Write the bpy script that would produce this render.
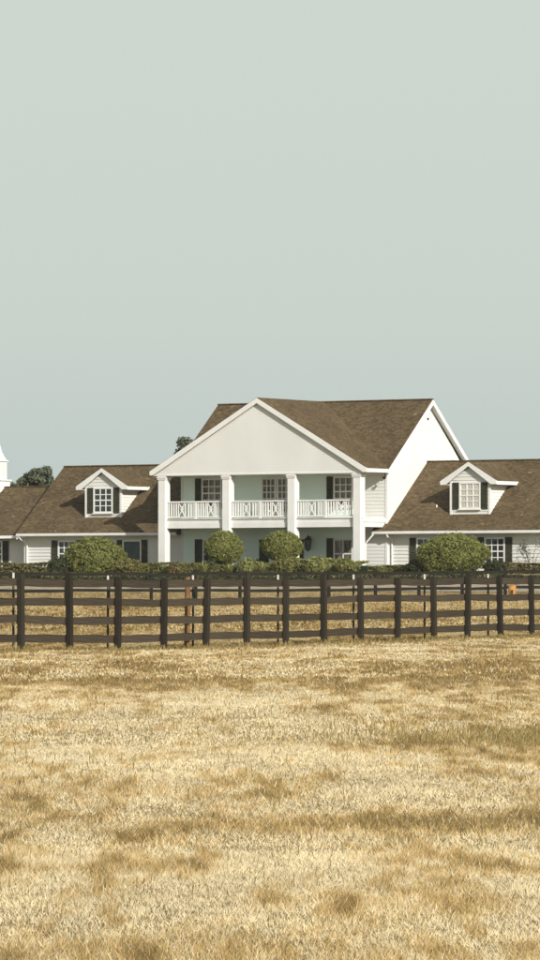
import bpy, bmesh, math, random
import numpy as np
from mathutils import Vector, Matrix

random.seed(7)
rng = np.random.default_rng(11)
scene = bpy.context.scene
C = scene.collection
for o in list(bpy.data.objects):
    bpy.data.objects.remove(o)

# ------------------------------------------------------------------ camera
cam_d = bpy.data.cameras.new('camera')
cam = bpy.data.objects.new('camera', cam_d)
C.objects.link(cam)
cam_d.sensor_fit = 'HORIZONTAL'
cam_d.sensor_width = 36.0
cam_d.lens = 36.0 * 5000 / 540
cam_d.clip_start = 0.5
cam_d.clip_end = 9000
cam.location = (0, 0, 1.02)
cam.rotation_euler = (math.radians(90) + math.atan(116 / 5000), 0, 0)
scene.camera = cam
scene.render.resolution_x, scene.render.resolution_y = 576, 1024

# ------------------------------------------------------------------ light
TH = math.radians(33)                       # how far the house is turned from the camera
SUN = Vector((0.539, -1.006, 0.54)).normalized()
wd = bpy.data.worlds.new('World')
scene.world = wd
wd.use_nodes = True
nt = wd.node_tree
nt.nodes.clear()
sky = nt.nodes.new('ShaderNodeTexSky')
sky.sky_type = 'NISHITA'
sky.sun_disc = False
sky.sun_elevation = math.asin(SUN.z)
sky.sun_rotation = math.atan2(SUN.x, SUN.y)
sky.dust_density = 4.0
sky.air_density = 1.0
tc = nt.nodes.new('ShaderNodeTexCoord')
sx = nt.nodes.new('ShaderNodeSeparateXYZ')
ramp = nt.nodes.new('ShaderNodeValToRGB')   # thin even veil of haze over the sky
e = ramp.color_ramp.elements
e[0].position = 0.0
e[0].color = (0.50, 0.59, 0.595, 1)
e[1].position = 1.0
e[1].color = (0.60, 0.68, 0.66, 1)
for p_, c_ in ((0.032, (0.575, 0.645, 0.615)), (0.06, (0.62, 0.685, 0.63)), (0.13, (0.635, 0.70, 0.64))):
    e.new(p_).color = (*c_, 1)
sc = nt.nodes.new('ShaderNodeVectorMath')
sc.operation = 'SCALE'
sc.inputs['Scale'].default_value = 11.3
mix = nt.nodes.new('ShaderNodeMix')
mix.data_type = 'RGBA'
veil = nt.nodes.new('ShaderNodeMapRange')     # haze is thick near the horizon, thin overhead
veil.interpolation_type = 'SMOOTHSTEP'
veil.inputs[1].default_value = 0.10
veil.inputs[2].default_value = 0.50
veil.inputs[3].default_value = 0.90
veil.inputs[4].default_value = 0.12
bg = nt.nodes.new('ShaderNodeBackground')
bg.inputs['Strength'].default_value = 0.085
out = nt.nodes.new('ShaderNodeOutputWorld')
nt.links.new(tc.outputs['Generated'], sx.inputs[0])
nt.links.new(sx.outputs['Z'], ramp.inputs[0])
nt.links.new(sx.outputs['Z'], veil.inputs[0])
nt.links.new(veil.outputs[0], mix.inputs[0])
nt.links.new(ramp.outputs[0], sc.inputs[0])
nt.links.new(sky.outputs[0], mix.inputs[6])
nt.links.new(sc.outputs[0], mix.inputs[7])
nt.links.new(mix.outputs[2], bg.inputs[0])
nt.links.new(bg.outputs[0], out.inputs[0])

sun_d = bpy.data.lights.new('sun', 'SUN')
sun_d.energy = 4.75
sun_d.angle = math.radians(0.5)
sun_d.color = (1.0, 0.965, 0.90)
sun = bpy.data.objects.new('sun', sun_d)
C.objects.link(sun)
sun.rotation_euler = SUN.to_track_quat('Z', 'Y').to_euler()

vs = scene.view_settings
vs.view_transform = 'Standard'
vs.look = 'None'
vs.exposure = 0.1
vs.gamma = 1.0
vs.use_curve_mapping = False

# ------------------------------------------------------------------ materials
def mat(name, c1, c2=None, scale=6.0, rough=0.7, bump=0.0, bscale=None, spec=0.3, detail=4.0, stretch=(1, 1, 1), pos=(0.35, 0.65), coord='Object', rnd=0.0):
    m = bpy.data.materials.new(name)
    m.use_nodes = True
    n = m.node_tree.nodes
    L = m.node_tree.links
    b = n['Principled BSDF']
    b.inputs['Roughness'].default_value = rough
    b.inputs['Specular IOR Level'].default_value = spec
    c2 = c2 or tuple(x * 0.85 for x in c1)
    t = n.new('ShaderNodeTexCoord')
    mp = n.new('ShaderNodeMapping')
    mp.inputs['Scale'].default_value = stretch
    L.new(t.outputs[coord], mp.inputs[0])
    no = n.new('ShaderNodeTexNoise')
    no.inputs['Scale'].default_value = scale
    no.inputs['Detail'].default_value = detail
    L.new(mp.outputs[0], no.inputs[0])
    r = n.new('ShaderNodeValToRGB')
    r.color_ramp.elements[0].position = pos[0]
    r.color_ramp.elements[1].position = pos[1]
    r.color_ramp.elements[0].color = (*c2, 1)
    r.color_ramp.elements[1].color = (*c1, 1)
    L.new(no.outputs[0], r.inputs[0])
    last = r.outputs[0]
    if rnd:
        oi = n.new('ShaderNodeObjectInfo')
        mr = n.new('ShaderNodeMapRange')
        mr.inputs[3].default_value = 1 - rnd
        mr.inputs[4].default_value = 1 + rnd
        L.new(oi.outputs['Random'], mr.inputs[0])
        ml = n.new('ShaderNodeVectorMath')
        ml.operation = 'SCALE'
        L.new(last, ml.inputs[0])
        L.new(mr.outputs[0], ml.inputs['Scale'])
        last = ml.outputs[0]
    L.new(last, b.inputs['Base Color'])
    if bump:
        n2 = n.new('ShaderNodeTexNoise')
        n2.inputs['Scale'].default_value = bscale or scale * 4
        n2.inputs['Detail'].default_value = 5
        L.new(mp.outputs[0], n2.inputs[0])
        bp = n.new('ShaderNodeBump')
        bp.inputs['Strength'].default_value = bump
        bp.inputs['Distance'].default_value = 0.05
        L.new(n2.outputs[0], bp.inputs['Height'])
        L.new(bp.outputs[0], b.inputs['Normal'])
    return m

def attr_mat(name, trans=0.25, rough=0.75):
    m = bpy.data.materials.new(name)
    m.use_nodes = True
    n = m.node_tree.nodes
    L = m.node_tree.links
    b = n['Principled BSDF']
    b.inputs['Roughness'].default_value = rough
    b.inputs['Specular IOR Level'].default_value = 0.2
    a = n.new('ShaderNodeAttribute')
    a.attribute_name = 'tint'
    L.new(a.outputs['Color'], b.inputs['Base Color'])
    tr = n.new('ShaderNodeBsdfTranslucent')
    L.new(a.outputs['Color'], tr.inputs[0])
    mx = n.new('ShaderNodeMixShader')
    mx.inputs[0].default_value = trans
    L.new(b.outputs[0], mx.inputs[1])
    L.new(tr.outputs[0], mx.inputs[2])
    L.new(mx.outputs[0], n['Material Output'].inputs[0])
    return m

def roof_mat():
    m = mat('brown_shingles', (0.126, 0.092, 0.050), (0.092, 0.066, 0.036), scale=0.7, rough=0.95, detail=6, spec=0.12, pos=(0.3, 0.7))
    n = m.node_tree.nodes
    L = m.node_tree.links
    b = n['Principled BSDF']
    base = b.inputs['Base Color'].links[0].from_socket
    t = n.new('ShaderNodeTexCoord')
    mp = n.new('ShaderNodeMapping')
    mp.inputs['Scale'].default_value = (6.0, 9.5, 9.5)
    L.new(t.outputs['Object'], mp.inputs[0])
    v = n.new('ShaderNodeTexVoronoi')
    v.inputs['Scale'].default_value = 1.0
    L.new(mp.outputs[0], v.inputs[0])
    mr = n.new('ShaderNodeMapRange')
    mr.inputs[3].default_value = 0.68
    mr.inputs[4].default_value = 1.32
    sp = n.new('ShaderNodeSeparateColor')
    L.new(v.outputs['Color'], sp.inputs[0])
    L.new(sp.outputs[0], mr.inputs[0])
    # a few pale worn tabs
    gt = n.new('ShaderNodeMath')
    gt.operation = 'GREATER_THAN'
    gt.inputs[1].default_value = 0.992
    L.new(sp.outputs[1], gt.inputs[0])
    ad = n.new('ShaderNodeMath')
    ad.operation = 'ADD'
    L.new(mr.outputs[0], ad.inputs[0])
    L.new(gt.outputs[0], ad.inputs[1])
    ml = n.new('ShaderNodeVectorMath')
    ml.operation = 'SCALE'
    L.new(base, ml.inputs[0])
    L.new(ad.outputs[0], ml.inputs['Scale'])
    L.new(ml.outputs[0], b.inputs['Base Color'])
    sz = n.new('ShaderNodeSeparateXYZ')
    L.new(t.outputs['Object'], sz.inputs[0])
    md = n.new('ShaderNodeMath')
    md.operation = 'FRACT'
    mu = n.new('ShaderNodeMath')
    mu.operation = 'MULTIPLY'
    mu.inputs[1].default_value = 7.0
    L.new(sz.outputs['Z'], mu.inputs[0])
    L.new(mu.outputs[0], md.inputs[0])
    a2 = n.new('ShaderNodeMath')
    a2.operation = 'MULTIPLY_ADD'
    a2.inputs[1].default_value = -1.0
    L.new(md.outputs[0], a2.inputs[0])
    L.new(sp.outputs[0], a2.inputs[2])
    bp = n.new('ShaderNodeBump')
    bp.inputs['Strength'].default_value = 0.45
    bp.inputs['Distance'].default_value = 0.03
    L.new(a2.outputs[0], bp.inputs['Height'])
    L.new(bp.outputs[0], b.inputs['Normal'])
    return m

M = {}
M['white'] = mat('white_paint', (0.69, 0.695, 0.665), (0.645, 0.645, 0.61), scale=0.5, rough=0.55, stretch=(1, 1, 0.4), bump=0.05, bscale=8)
M['trim'] = mat('white_trim', (0.73, 0.735, 0.71), (0.68, 0.68, 0.65), scale=1.3, rough=0.5)
M['porch'] = mat('porch_aqua_shade_tint', (0.77, 0.91, 0.84), (0.73, 0.87, 0.80), scale=0.6, rough=0.6)  # aqua tint carries the teal shade of the porch wall
M['soffit'] = mat('porch_ceiling_paint', (0.66, 0.63, 0.52), (0.60, 0.57, 0.47), scale=0.6, rough=0.7)
M['bounce'] = mat('pale_bounce_surface', (0.55, 0.53, 0.48), (0.47, 0.45, 0.40), scale=1.5, rough=0.95)
M['roof'] = roof_mat()
M['shutter'] = mat('dark_olive_shutter', (0.050, 0.047, 0.028), (0.035, 0.034, 0.020), scale=4, rough=0.6)
M['glass'] = mat('dark_window_glass', (0.035, 0.042, 0.038), (0.020, 0.024, 0.022), scale=0.8, rough=0.06, spec=0.6)
M['glass_teal'] = mat('sky_reflection_glass', (0.04, 0.065, 0.055), (0.015, 0.022, 0.02), scale=1.2, rough=0.08, spec=0.35)  # teal of the reflected sky is put into the pane colour
M['curtain'] = mat('curtained_pane', (0.20, 0.165, 0.11), (0.045, 0.045, 0.032), scale=2.2, rough=0.15, spec=0.5, stretch=(2, 1, .5), pos=(0.42, 0.55))
M['blind'] = mat('white_blind_pane', (0.62, 0.60, 0.53), (0.40, 0.39, 0.34), scale=2.6, rough=0.25, spec=0.5, stretch=(2.5, 1, .4))
M['iron'] = mat('black_iron', (0.025, 0.025, 0.022), (0.015, 0.015, 0.013), scale=8, rough=0.45)
M['lamp_glass'] = mat('lantern_glass', (0.20, 0.20, 0.16), (0.12, 0.12, 0.10), scale=8, rough=0.1, spec=0.6)
M['slab'] = mat('porch_floor_concrete', (0.50, 0.48, 0.43), (0.42, 0.40, 0.35), scale=2, rough=0.9)
M['fence'] = mat('weathered_dark_fence_paint', (0.078, 0.062, 0.042), (0.030, 0.024, 0.017), scale=5, rough=0.8, spec=0.15, stretch=(0.5, 3, 3), bump=0.25, bscale=14, rnd=0.18)
M['post'] = mat('weathered_dark_post', (0.040, 0.033, 0.024), (0.022, 0.019, 0.014), scale=5, rough=0.85, spec=0.12, stretch=(3, 3, 0.5), bump=0.3, bscale=14, rnd=0.2)
M['farfence'] = mat('dark_far_fence_paint', (0.020, 0.018, 0.013), (0.012, 0.011, 0.008), scale=3, rough=0.85, spec=0.12)
M['rust'] = mat('orange_rusty_paint', (0.21, 0.105, 0.045), (0.14, 0.07, 0.03), scale=6, rough=0.8)
M['orange'] = mat('orange_plastic', (0.52, 0.25, 0.06), (0.42, 0.19, 0.05), scale=6, rough=0.45)
M['steel'] = mat('dull_green_steel', (0.085, 0.085, 0.06), (0.05, 0.05, 0.036), scale=9, rough=0.6)
M['cap'] = mat('white_cap_paint', (0.50, 0.48, 0.42), (0.42, 0.40, 0.35), scale=9, rough=0.6)
M['bark'] = mat('bark', (0.10, 0.075, 0.05), (0.05, 0.038, 0.026), scale=6, rough=0.95, stretch=(2, 2, .5), bump=0.4)
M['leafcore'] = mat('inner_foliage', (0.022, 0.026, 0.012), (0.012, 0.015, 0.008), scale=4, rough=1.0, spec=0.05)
M['leaf'] = attr_mat('leaves', 0.3, 0.6)
M['grass'] = attr_mat('dry_grass_blades', 0.3, 0.8)
M['gravel'] = mat('pale_gravel', (0.40, 0.345, 0.245), (0.30, 0.255, 0.18), scale=3, rough=1.0, bump=0.3)

# ------------------------------------------------------------------ mesh helpers
class MB:
    def __init__(s):
        s.v = []
        s.f = []
    def face(s, pts):
        i = len(s.v)
        s.v += [tuple(p) for p in pts]
        s.f.append(tuple(range(i, i + len(pts))))
        return s
    def box(s, a, b):
        (x0, y0, z0), (x1, y1, z1) = a, b
        i = len(s.v)
        s.v += [(x0, y0, z0), (x1, y0, z0), (x1, y1, z0), (x0, y1, z0), (x0, y0, z1), (x1, y0, z1), (x1, y1, z1), (x0, y1, z1)]
        s.f += [tuple(i + k for k in q) for q in ((0, 3, 2, 1), (4, 5, 6, 7), (0, 1, 5, 4), (1, 2, 6, 5), (2, 3, 7, 6), (3, 0, 4, 7))]
        return s
    def slab(s, top, d):
        """top: ring of points (counter-clockwise from above); d: offset vector to the other face"""
        n = len(top)
        i = len(s.v)
        s.v += [tuple(p) for p in top] + [tuple(p[k] + d[k] for k in range(3)) for p in top]
        s.f.append(tuple(range(i, i + n)))
        s.f.append(tuple(range(i + 2 * n - 1, i + n - 1, -1)))
        for k in range(n):
            k2 = (k + 1) % n
            s.f.append((i + k, i + n + k, i + n + k2, i + k2))
        return s
    def tube(s, pts, radii, n=8, cap=True):
        rings = []
        for k, p in enumerate(pts):
            p = Vector(p)
            a = Vector(pts[max(k - 1, 0)])
            b = Vector(pts[min(k + 1, len(pts) - 1)])
            q = (b - a).normalized().to_track_quat('Z', 'Y')
            r = radii[k] if hasattr(radii, '__len__') else radii
            i = len(s.v)
            for t in range(n):
                an = 2 * math.pi * (t + .5) / n
                s.v.append(tuple(p + q @ Vector((math.cos(an) * r, math.sin(an) * r, 0))))
            rings.append(i)
        for a, b in zip(rings, rings[1:]):
            for t in range(n):
                t2 = (t + 1) % n
                s.f.append((a + t, a + t2, b + t2, b + t))
        if cap:
            s.f.append(tuple(rings[0] + t for t in reversed(range(n))))
            s.f.append(tuple(rings[-1] + t for t in range(n)))
        return s
    def mesh(s, name, m):
        me = bpy.data.meshes.new(name)
        me.from_pydata(s.v, [], s.f)
        me.materials.append(m)
        bm = bmesh.new()
        bm.from_mesh(me)
        bmesh.ops.recalc_face_normals(bm, faces=bm.faces)
        bm.to_mesh(me)
        bm.free()
        return me
    def build(s, name, m, parent=None, loc=None, smooth=False, bevel=0):
        me = s.mesh(name, m)
        if smooth:
            for p in me.polygons:
                p.use_smooth = True
        o = bpy.data.objects.new(name, me)
        C.objects.link(o)
        if parent:
            o.parent = parent
        if loc:
            o.location = loc
        if bevel:
            b = o.modifiers.new('bevel', 'BEVEL')
            b.width = bevel
            b.segments = 2
            b.limit_method = 'ANGLE'
        return o

def link(name, me, parent=None, loc=(0, 0, 0), rot=(0, 0, 0), scale=(1, 1, 1)):
    o = bpy.data.objects.new(name, me)
    C.objects.link(o)
    if parent:
        o.parent = parent
    o.location, o.rotation_euler, o.scale = loc, rot, scale
    return o

def tag(o, label=None, cat=None, group=None, kind=None):
    for k, v in (('label', label), ('category', cat), ('group', group), ('kind', kind)):
        if v:
            o[k] = v
    return o

def empty(name, loc, rz=0):
    o = bpy.data.objects.new(name, None)
    C.objects.link(o)
    o.location = loc
    o.rotation_euler = (0, 0, rz)
    o.empty_display_size = 0.2
    return o

def fast_mesh(name, V, T, col, m):
    """V (n,3) verts, T (k,3 or 4) faces, col (n,3)"""
    me = bpy.data.meshes.new(name)
    k = T.shape[1]
    me.vertices.add(len(V))
    me.vertices.foreach_set('co', V.astype(np.float32).ravel())
    me.loops.add(T.size)
    me.loops.foreach_set('vertex_index', T.astype(np.int32).ravel())
    me.polygons.add(len(T))
    me.polygons.foreach_set('loop_start', np.arange(0, T.size, k, dtype=np.int32))
    me.polygons.foreach_set('loop_total', np.full(len(T), k, dtype=np.int32))
    me.update(calc_edges=True)
    a = me.attributes.new('tint', 'FLOAT_COLOR', 'POINT')
    a.data.foreach_set('color', np.concatenate([col, np.ones((len(col), 1))], 1).astype(np.float32).ravel())
    me.materials.append(m)
    return me

def vnoise(x, y, seed=0):
    """smooth value noise on the ground plane"""
    r = np.random.default_rng(seed).random((256, 256))
    x = np.asarray(x, float)
    y = np.asarray(y, float)
    xi = np.floor(x).astype(int)
    yi = np.floor(y).astype(int)
    fx = x - xi
    fy = y - yi
    fx = fx * fx * (3 - 2 * fx)
    fy = fy * fy * (3 - 2 * fy)
    g = lambda a, b: r[a % 256, b % 256]
    return (g(xi, yi) * (1 - fx) + g(xi + 1, yi) * fx) * (1 - fy) + (g(xi, yi + 1) * (1 - fx) + g(xi + 1, yi + 1) * fx) * fy

# ------------------------------------------------------------------ ground
def tz(x, y):
    x = np.asarray(x, float)
    y = np.asarray(y, float)
    z = np.interp(y, [-50, 100, 246, 254, 262, 268, 330, 620], [0, 0, .80, 1.15, 1.95, 2.2, 2.2, -.5])
    near = np.interp(y, [8, 14, 120, 240], [0, 1, 1, 0])
    return z + near * (vnoise(x * .22 + 40, y * .22, 3) - .5) * .05

def tzf(x, y):
    return float(tz(x, y))

def build_ground():
    ys = np.concatenate([np.arange(-40, 8, 8), np.arange(8, 130, 1.5), np.arange(130, 246, 6), np.arange(246, 272, 1.0), np.arange(272, 340, 8), np.geomspace(340, 620, 12)])
    xs = np.concatenate([-np.geomspace(400, 24, 18), np.arange(-22, 22.1, 1.5), np.geomspace(24, 400, 18)])
    X, Y = np.meshgrid(xs, ys)
    Z = tz(X, Y)
    V = np.stack([X.ravel(), Y.ravel(), Z.ravel()], 1)
    nx, ny = len(xs), len(ys)
    i = (np.arange(ny - 1)[:, None] * nx + np.arange(nx - 1)).ravel()
    T = np.stack([i, i + 1, i + nx + 1, i + nx], 1)
    g = mat('dry_pasture_ground', (0.36, 0.27, 0.125), (0.20, 0.145, 0.065), scale=1.1, rough=1.0, bump=0.6, bscale=18, spec=0.05, detail=8, pos=(0.33, 0.62))
    me = fast_mesh('ground', V, T, np.ones((len(V), 3)), g)
    o = link('ground', me)
    tag(o, kind='structure', label='dry straw coloured pasture ground running up to the house')
    return o
build_ground()

def gravel_drive():
    xs = np.linspace(-60, 60, 41)
    ys = np.array([255.2, 256.2, 257.2, 258.2, 259.2])
    X, Y = np.meshgrid(xs, ys)
    Yw = Y + X * -0.05
    Z = tz(X, Yw) + .03
    V = np.stack([X.ravel(), Yw.ravel(), Z.ravel()], 1)
    i = (np.arange(4)[:, None] * 41 + np.arange(40)).ravel()
    T = np.stack([i, i + 1, i + 42, i + 41], 1)
    o = link('gravel_drive', fast_mesh('gravel_drive', V, T, np.ones((len(V), 3)), M['gravel']))
    tag(o, kind='structure', label='pale gravel drive behind the far fence')
gravel_drive()

FX0, FY0 = -4.60, 91.0                      # a point on the front fence and its direction
FDX = (.4179, .9085)
# dry grass: darker, longer, greener patches where the noise says so
PATCH = [(1.9, 35.5, 1.5, 3.4, .8), (.6, 22.6, .75, 1.3, 1.0), (1.7, 23.4, .9, .9, .85), (-.2, 22.4, .5, .8, .5), (-1.4, 60, 3.6, 3.0, .9), (-4.5, 58, 2.5, 2.5, .6), (5.0, 62, 2.5, 3.0, .8), 
          (4.4, 52, 2, 3, .6), (-1.6, 25.5, .5, 1.5, .4), (2.0, 19.5, .35, .6, .5), (-2.0, 70, 4, 3, .5), (5, 75, 4, 4, .45), (-.9, 18.6, .5, .5, .4)]
def patch(x, y):
    p = (vnoise(x * .45 + 7, y * .07, 5) * .18 + vnoise(x * 1.5 + 3, y * .18, 6) * .20 + vnoise(x * 3.6, y * .42 + 3, 8) * .22
         + vnoise(x * 8.0, y * .9, 15) * .22 + vnoise(x * 19.0, y * 2.1, 16) * .18)
    p = np.clip((p - .42) * 4.2, 0, 1)
    for cx, cy, rx, ry, a in PATCH:
        d = ((x - cx) / rx) ** 2 + ((y - cy) / ry) ** 2
        p = p + a * np.exp(-d * 1.3) * (.0 + 1.1 * vnoise(x * 4, y * .7, 9) + .7 * vnoise(x * 14, y * 1.8, 10))
    sd = (x - FX0) * FDX[1] - (y - FY0) * FDX[0]
    p = p + .75 * np.exp(-((sd - .15) / .8) ** 2)       # the mower leaves a rough strip along the fence
    return np.clip(p, 0, 1)

def blades(n, y0, y1, spread, h, w, seed, k=5):
    r = np.random.default_rng(seed)
    y = np.sqrt(r.random(n) * (y1 ** 2 - y0 ** 2) + y0 ** 2)
    x = (r.random(n) * 2 - 1) * (y * .054 * spread + .5)
    # clumping: pull roots towards jittered clump centres
    cs = .11 * np.sqrt(y / 20)
    ux, uy = x * .8 + y * .6, y * .8 - x * .6      # clump lattice turned and warped, so no rows show
    ux = ux + (vnoise(ux / cs * .6, uy / cs * .6, 22) - .5) * cs * 3
    uy = uy + (vnoise(ux / cs * .6 + 50, uy / cs * .6, 23) - .5) * cs * 3
    p = patch(x, y)
    clump = vnoise(ux / cs, uy / cs, 33)
    hh = h * (.45 + .9 * r.random(n) ** 1.6) * (.75 + .55 * p) * (.7 + .6 * clump)
    tall = r.random(n) < (.012 + .02 * p)
    hh = np.where(tall, hh * 1.7, hh)
    ww = w * (.7 + .6 * r.random(n))
    az = r.random(n) * 2 * np.pi
    lean = (.25 + .75 * r.random(n)) * hh * .9
    lx, ly = np.cos(az) * lean, np.sin(az) * lean
    fa = r.normal(0, .7, n)
    dx, dy = np.cos(fa) * ww / 2, np.sin(fa) * ww / 2
    z = tz(x, y) - .005
    B = np.stack([x, y, z], 1)
    D = np.stack([dx, dy, 0 * dx], 1)
    mid = B + np.stack([lx * .3, ly * .3, hh * .6], 1)
    tip = B + np.stack([lx, ly, hh * (.9 - .25 * r.random(n))], 1)
    if k == 5:
        V = np.stack([B - D, B + D, mid + D * .8, mid - D * .8, tip], 1).reshape(-1, 3)
        o = np.arange(n)[:, None] * 5
        T = np.concatenate([o + [0, 1, 2], o + [0, 2, 3], o + [3, 2, 4]])
    else:
        V = np.stack([B - D, B + D, tip], 1).reshape(-1, 3)
        T = np.arange(n)[:, None] * 3 + [0, 1, 2]
    pale = np.array([.84, .73, .49])
    gold = np.array([.60, .43, .185])
    brown = np.array([.235, .160, .060])
    olive = np.array([.165, .125, .045])
    q = np.clip(p + r.normal(0, .17, n), 0, 1)[:, None]
    col = np.where(q < .5, pale + (gold - pale) * (q * 2), gold + (brown - gold) * (q * 2 - 1))
    col = col * (.86 + .28 * r.random(n)[:, None])
    gr = (r.random(n) < .025 + .10 * p ** 1.3)[:, None]
    col = np.where(gr, olive * (.75 + .9 * r.random(n)[:, None]), col)
    hi = (r.random(n) < .05)[:, None]
    col = np.where(hi, np.array([.84, .76, .56]), col)
    soft = vnoise(ux / cs * .45, uy / cs * .45, 14) * .24 + .88
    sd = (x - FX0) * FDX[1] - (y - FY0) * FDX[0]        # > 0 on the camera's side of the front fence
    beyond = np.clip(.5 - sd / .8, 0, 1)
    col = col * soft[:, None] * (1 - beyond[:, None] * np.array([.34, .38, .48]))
    return V, T, np.repeat(col, 5 if k == 5 else 3, 0)

def grass(name, label, parts):
    Vs, Ts, Cs = [], [], []
    off = 0
    for p in parts:
        V, T, c = blades(*p)
        Vs.append(V); Ts.append(T + off); Cs.append(c)
        off += len(V)
    o = link(name, fast_mesh(name, np.concatenate(Vs), np.concatenate(Ts), np.concatenate(Cs), M['grass']))
    tag(o, label, 'grass', kind='stuff')
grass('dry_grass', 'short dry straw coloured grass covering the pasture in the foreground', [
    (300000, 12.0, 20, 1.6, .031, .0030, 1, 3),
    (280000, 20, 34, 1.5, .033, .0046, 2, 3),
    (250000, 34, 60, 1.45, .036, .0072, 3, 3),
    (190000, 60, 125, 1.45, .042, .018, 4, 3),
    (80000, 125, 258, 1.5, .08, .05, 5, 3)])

def tufts():
    """longer curved blades that the mower missed, in loose stands"""
    r = np.random.default_rng(77)
    B = []
    for cx, cy, rx, ry, n, h in ((1.9, 35.0, .9, 2.6, 520, .085), (1.2, 36.5, 1.2, 2.0, 200, .07), (-.2, 36, 2.4, 6, 240, .06), (2.6, 33.5, .5, 1.5, 160, .08), (-2.2, 30, 1.0, 4, 150, .06),
                                 (0, 27, 2.2, 5, 260, .05), (0, 19, 1.6, 3, 260, .038), (0, 15.5, 1.3, 1.6, 200, .032), (-2.5, 45, 3, 8, 160, .07), (3.2, 46, 2, 6, 150, .075), (.9, 22.6, .8, 1.2, 200, .045)) + tuple((FX0 + FDX[0] * k * 1.93 + .07, FY0 + FDX[1] * k * 1.93 - .15, .16, .3, 34, .10) for k in range(-2, 17)) + tuple((FX0 + FDX[0] * k, FY0 + FDX[1] * k, .5, .9, 40, .06) for k in range(-3, 32)):
        B.append(np.stack([cx + r.normal(0, rx * .55, n), cy + r.normal(0, ry * .55, n), h * (.6 + .7 * r.random(n))], 1))
    B = np.concatenate(B)
    n = len(B)
    x, y, h = B.T
    az = r.random(n) * 6.283
    ln = h * (.2 + .7 * r.random(n))
    base = np.stack([x, y, tz(x, y)], 1)
    w = (.0013 * y / 20 + .0005)[:, None] * np.stack([np.ones(n), 0 * x, 0 * x], 1)
    out = np.stack([np.cos(az) * ln, np.sin(az) * ln, 0 * x], 1)
    up = np.stack([0 * x, 0 * x, h], 1)
    m1 = base + up * .5 + out * .18
    m2 = base + up * .85 + out * .5
    tip = base + up * (1 - .2 * r.random(n)[:, None]) + out
    V = np.stack([base - w, base + w, m1 + w, m1 - w, m2 + w * .7, m2 - w * .7, tip], 1).reshape(-1, 3)
    o = np.arange(n)[:, None] * 7
    T = np.concatenate([o + [0, 1, 2], o + [0, 2, 3], o + [3, 2, 4], o + [3, 4, 5], o + [5, 4, 6]])
    u = r.random((n, 1)) ** .8
    col = np.array([.17, .14, .05]) * (1 - u) + np.array([.36, .28, .12]) * u
    g = link('tall_grass', fast_mesh('tall_grass', V, T, np.repeat(col, 7, 0), M['grass']))
    tag(g, 'longer olive brown grass tufts standing out of the dry pasture', 'grass', kind='stuff')
tufts()

# ------------------------------------------------------------------ the house
HO = Vector((0.744, 286.0, 2.2))
house = empty('ranch_house', HO, -TH)
tag(house, 'large white ranch house with brown shingle roofs, columned portico and balcony', 'house')
def hw(X, Y, Z=0):                         # house metres to world metres
    c, s = math.cos(TH), math.sin(TH)
    return Vector((HO.x + X * c + Y * s, HO.y - X * s + Y * c, HO.z + Z))
W = 7.0
ZR, ZE = 10.08, 6.02                       # main ridge and eave
YR, YE = 4.4, -0.4
SL = (6.55 - 2.5) / 4.9                    # wing roof slope

def siding(name, m, parent, profile, z0, z1, to3, pitch=.2, lap=.022):
    """stepped clapboards; profile(z) -> (u0,u1); to3(u,out,z) -> point"""
    b = MB()
    n = max(1, round((z1 - z0) / pitch))
    for i in range(n):
        a = z0 + (z1 - z0) * i / n
        c = z0 + (z1 - z0) * (i + 1) / n
        p0, p1 = profile(a)
        q0, q1 = profile(c)
        if q1 - q0 < .01:
            b.face([to3(p0, lap, a), to3(p1, lap, a), to3((q0 + q1) / 2, 0.002, c)])
        else:
            b.face([to3(p0, lap, a), to3(p1, lap, a), to3(q1, 0.002, c), to3(q0, 0.002, c)])
        b.face([to3(p0, lap, a), to3(p0, 0, a), to3(p1, 0, a), to3(p1, lap, a)])
    me = bpy.data.meshes.new(name)
    me.from_pydata(b.v, [], b.f)
    me.materials.append(m)
    o = link(name, me, parent)
    o['kind'] = 'stuff'
    return o

front = lambda Y: (lambda u, t, z: (u, Y - t, z))
right = lambda X: (lambda u, t, z: (X + t, u, z))
left = lambda X: (lambda u, t, z: (X - t, u, z))

# foundation slab and porch floor
MB().box((-7.05, -2.75, -.25), (7.05, 0, 0)).build('porch_floor', M['slab'], house)
MB().box((-28, .2, -.3), (21, 8.6, .0)).build('foundation', M['slab'], house)
MB().box((-8.2, -4.0, -.12), (8.2, -2.76, -.03)).build('bounce_slab', M['bounce'], house)  # unseen pale slab, added to bounce sunlight up into the porch
# main block core + wall
MB().box((-W, .02, 0), (W, 8.8, 5.9)).build('main_wall', M['white'], house)
siding('porch_wall_siding', M['porch'], house, lambda z: (-W, 5.40), 0, 5.78, front(0.0), .22, .014)  # shaded stretch of the wall, its shade tone put into the colour
siding('porch_end_siding', M['white'], house, lambda z: (5.404, W), 0, 5.78, front(0.0), .2, .022)  # same wall, kept white where the sun reaches it
gab = lambda z: (0.02 + max(0, z - 5.9) * (YR - .02) / 4.0, 8.78 - max(0, z - 5.9) * (YR - .02) / 4.0)
for X, f, nm in ((W, right, 'gable_wall'), (-W, left, 'gable_wall')):
    siding(nm, M['white'], house, gab, 0, 9.9, f(X), .18, .012)
MB().slab([(W - .01, .02, 5.9), (W - .01, 8.78, 5.9), (W - .01, YR, 9.88)], (-.1, 0, 0)).build('gable_sheathing', M['white'], house)
MB().slab([(-W + .01, .02, 5.9), (-W + .01, 8.78, 5.9), (-W + .01, YR, 9.88)], (.1, 0, 0)).build('gable_sheathing', M['white'], house)
# corner boards
for X in (-W - .03, W - .11):
    MB().box((X, -.035, 0), (X + .14, .12, 5.8)).build('corner_board', M['trim'], house)

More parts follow.
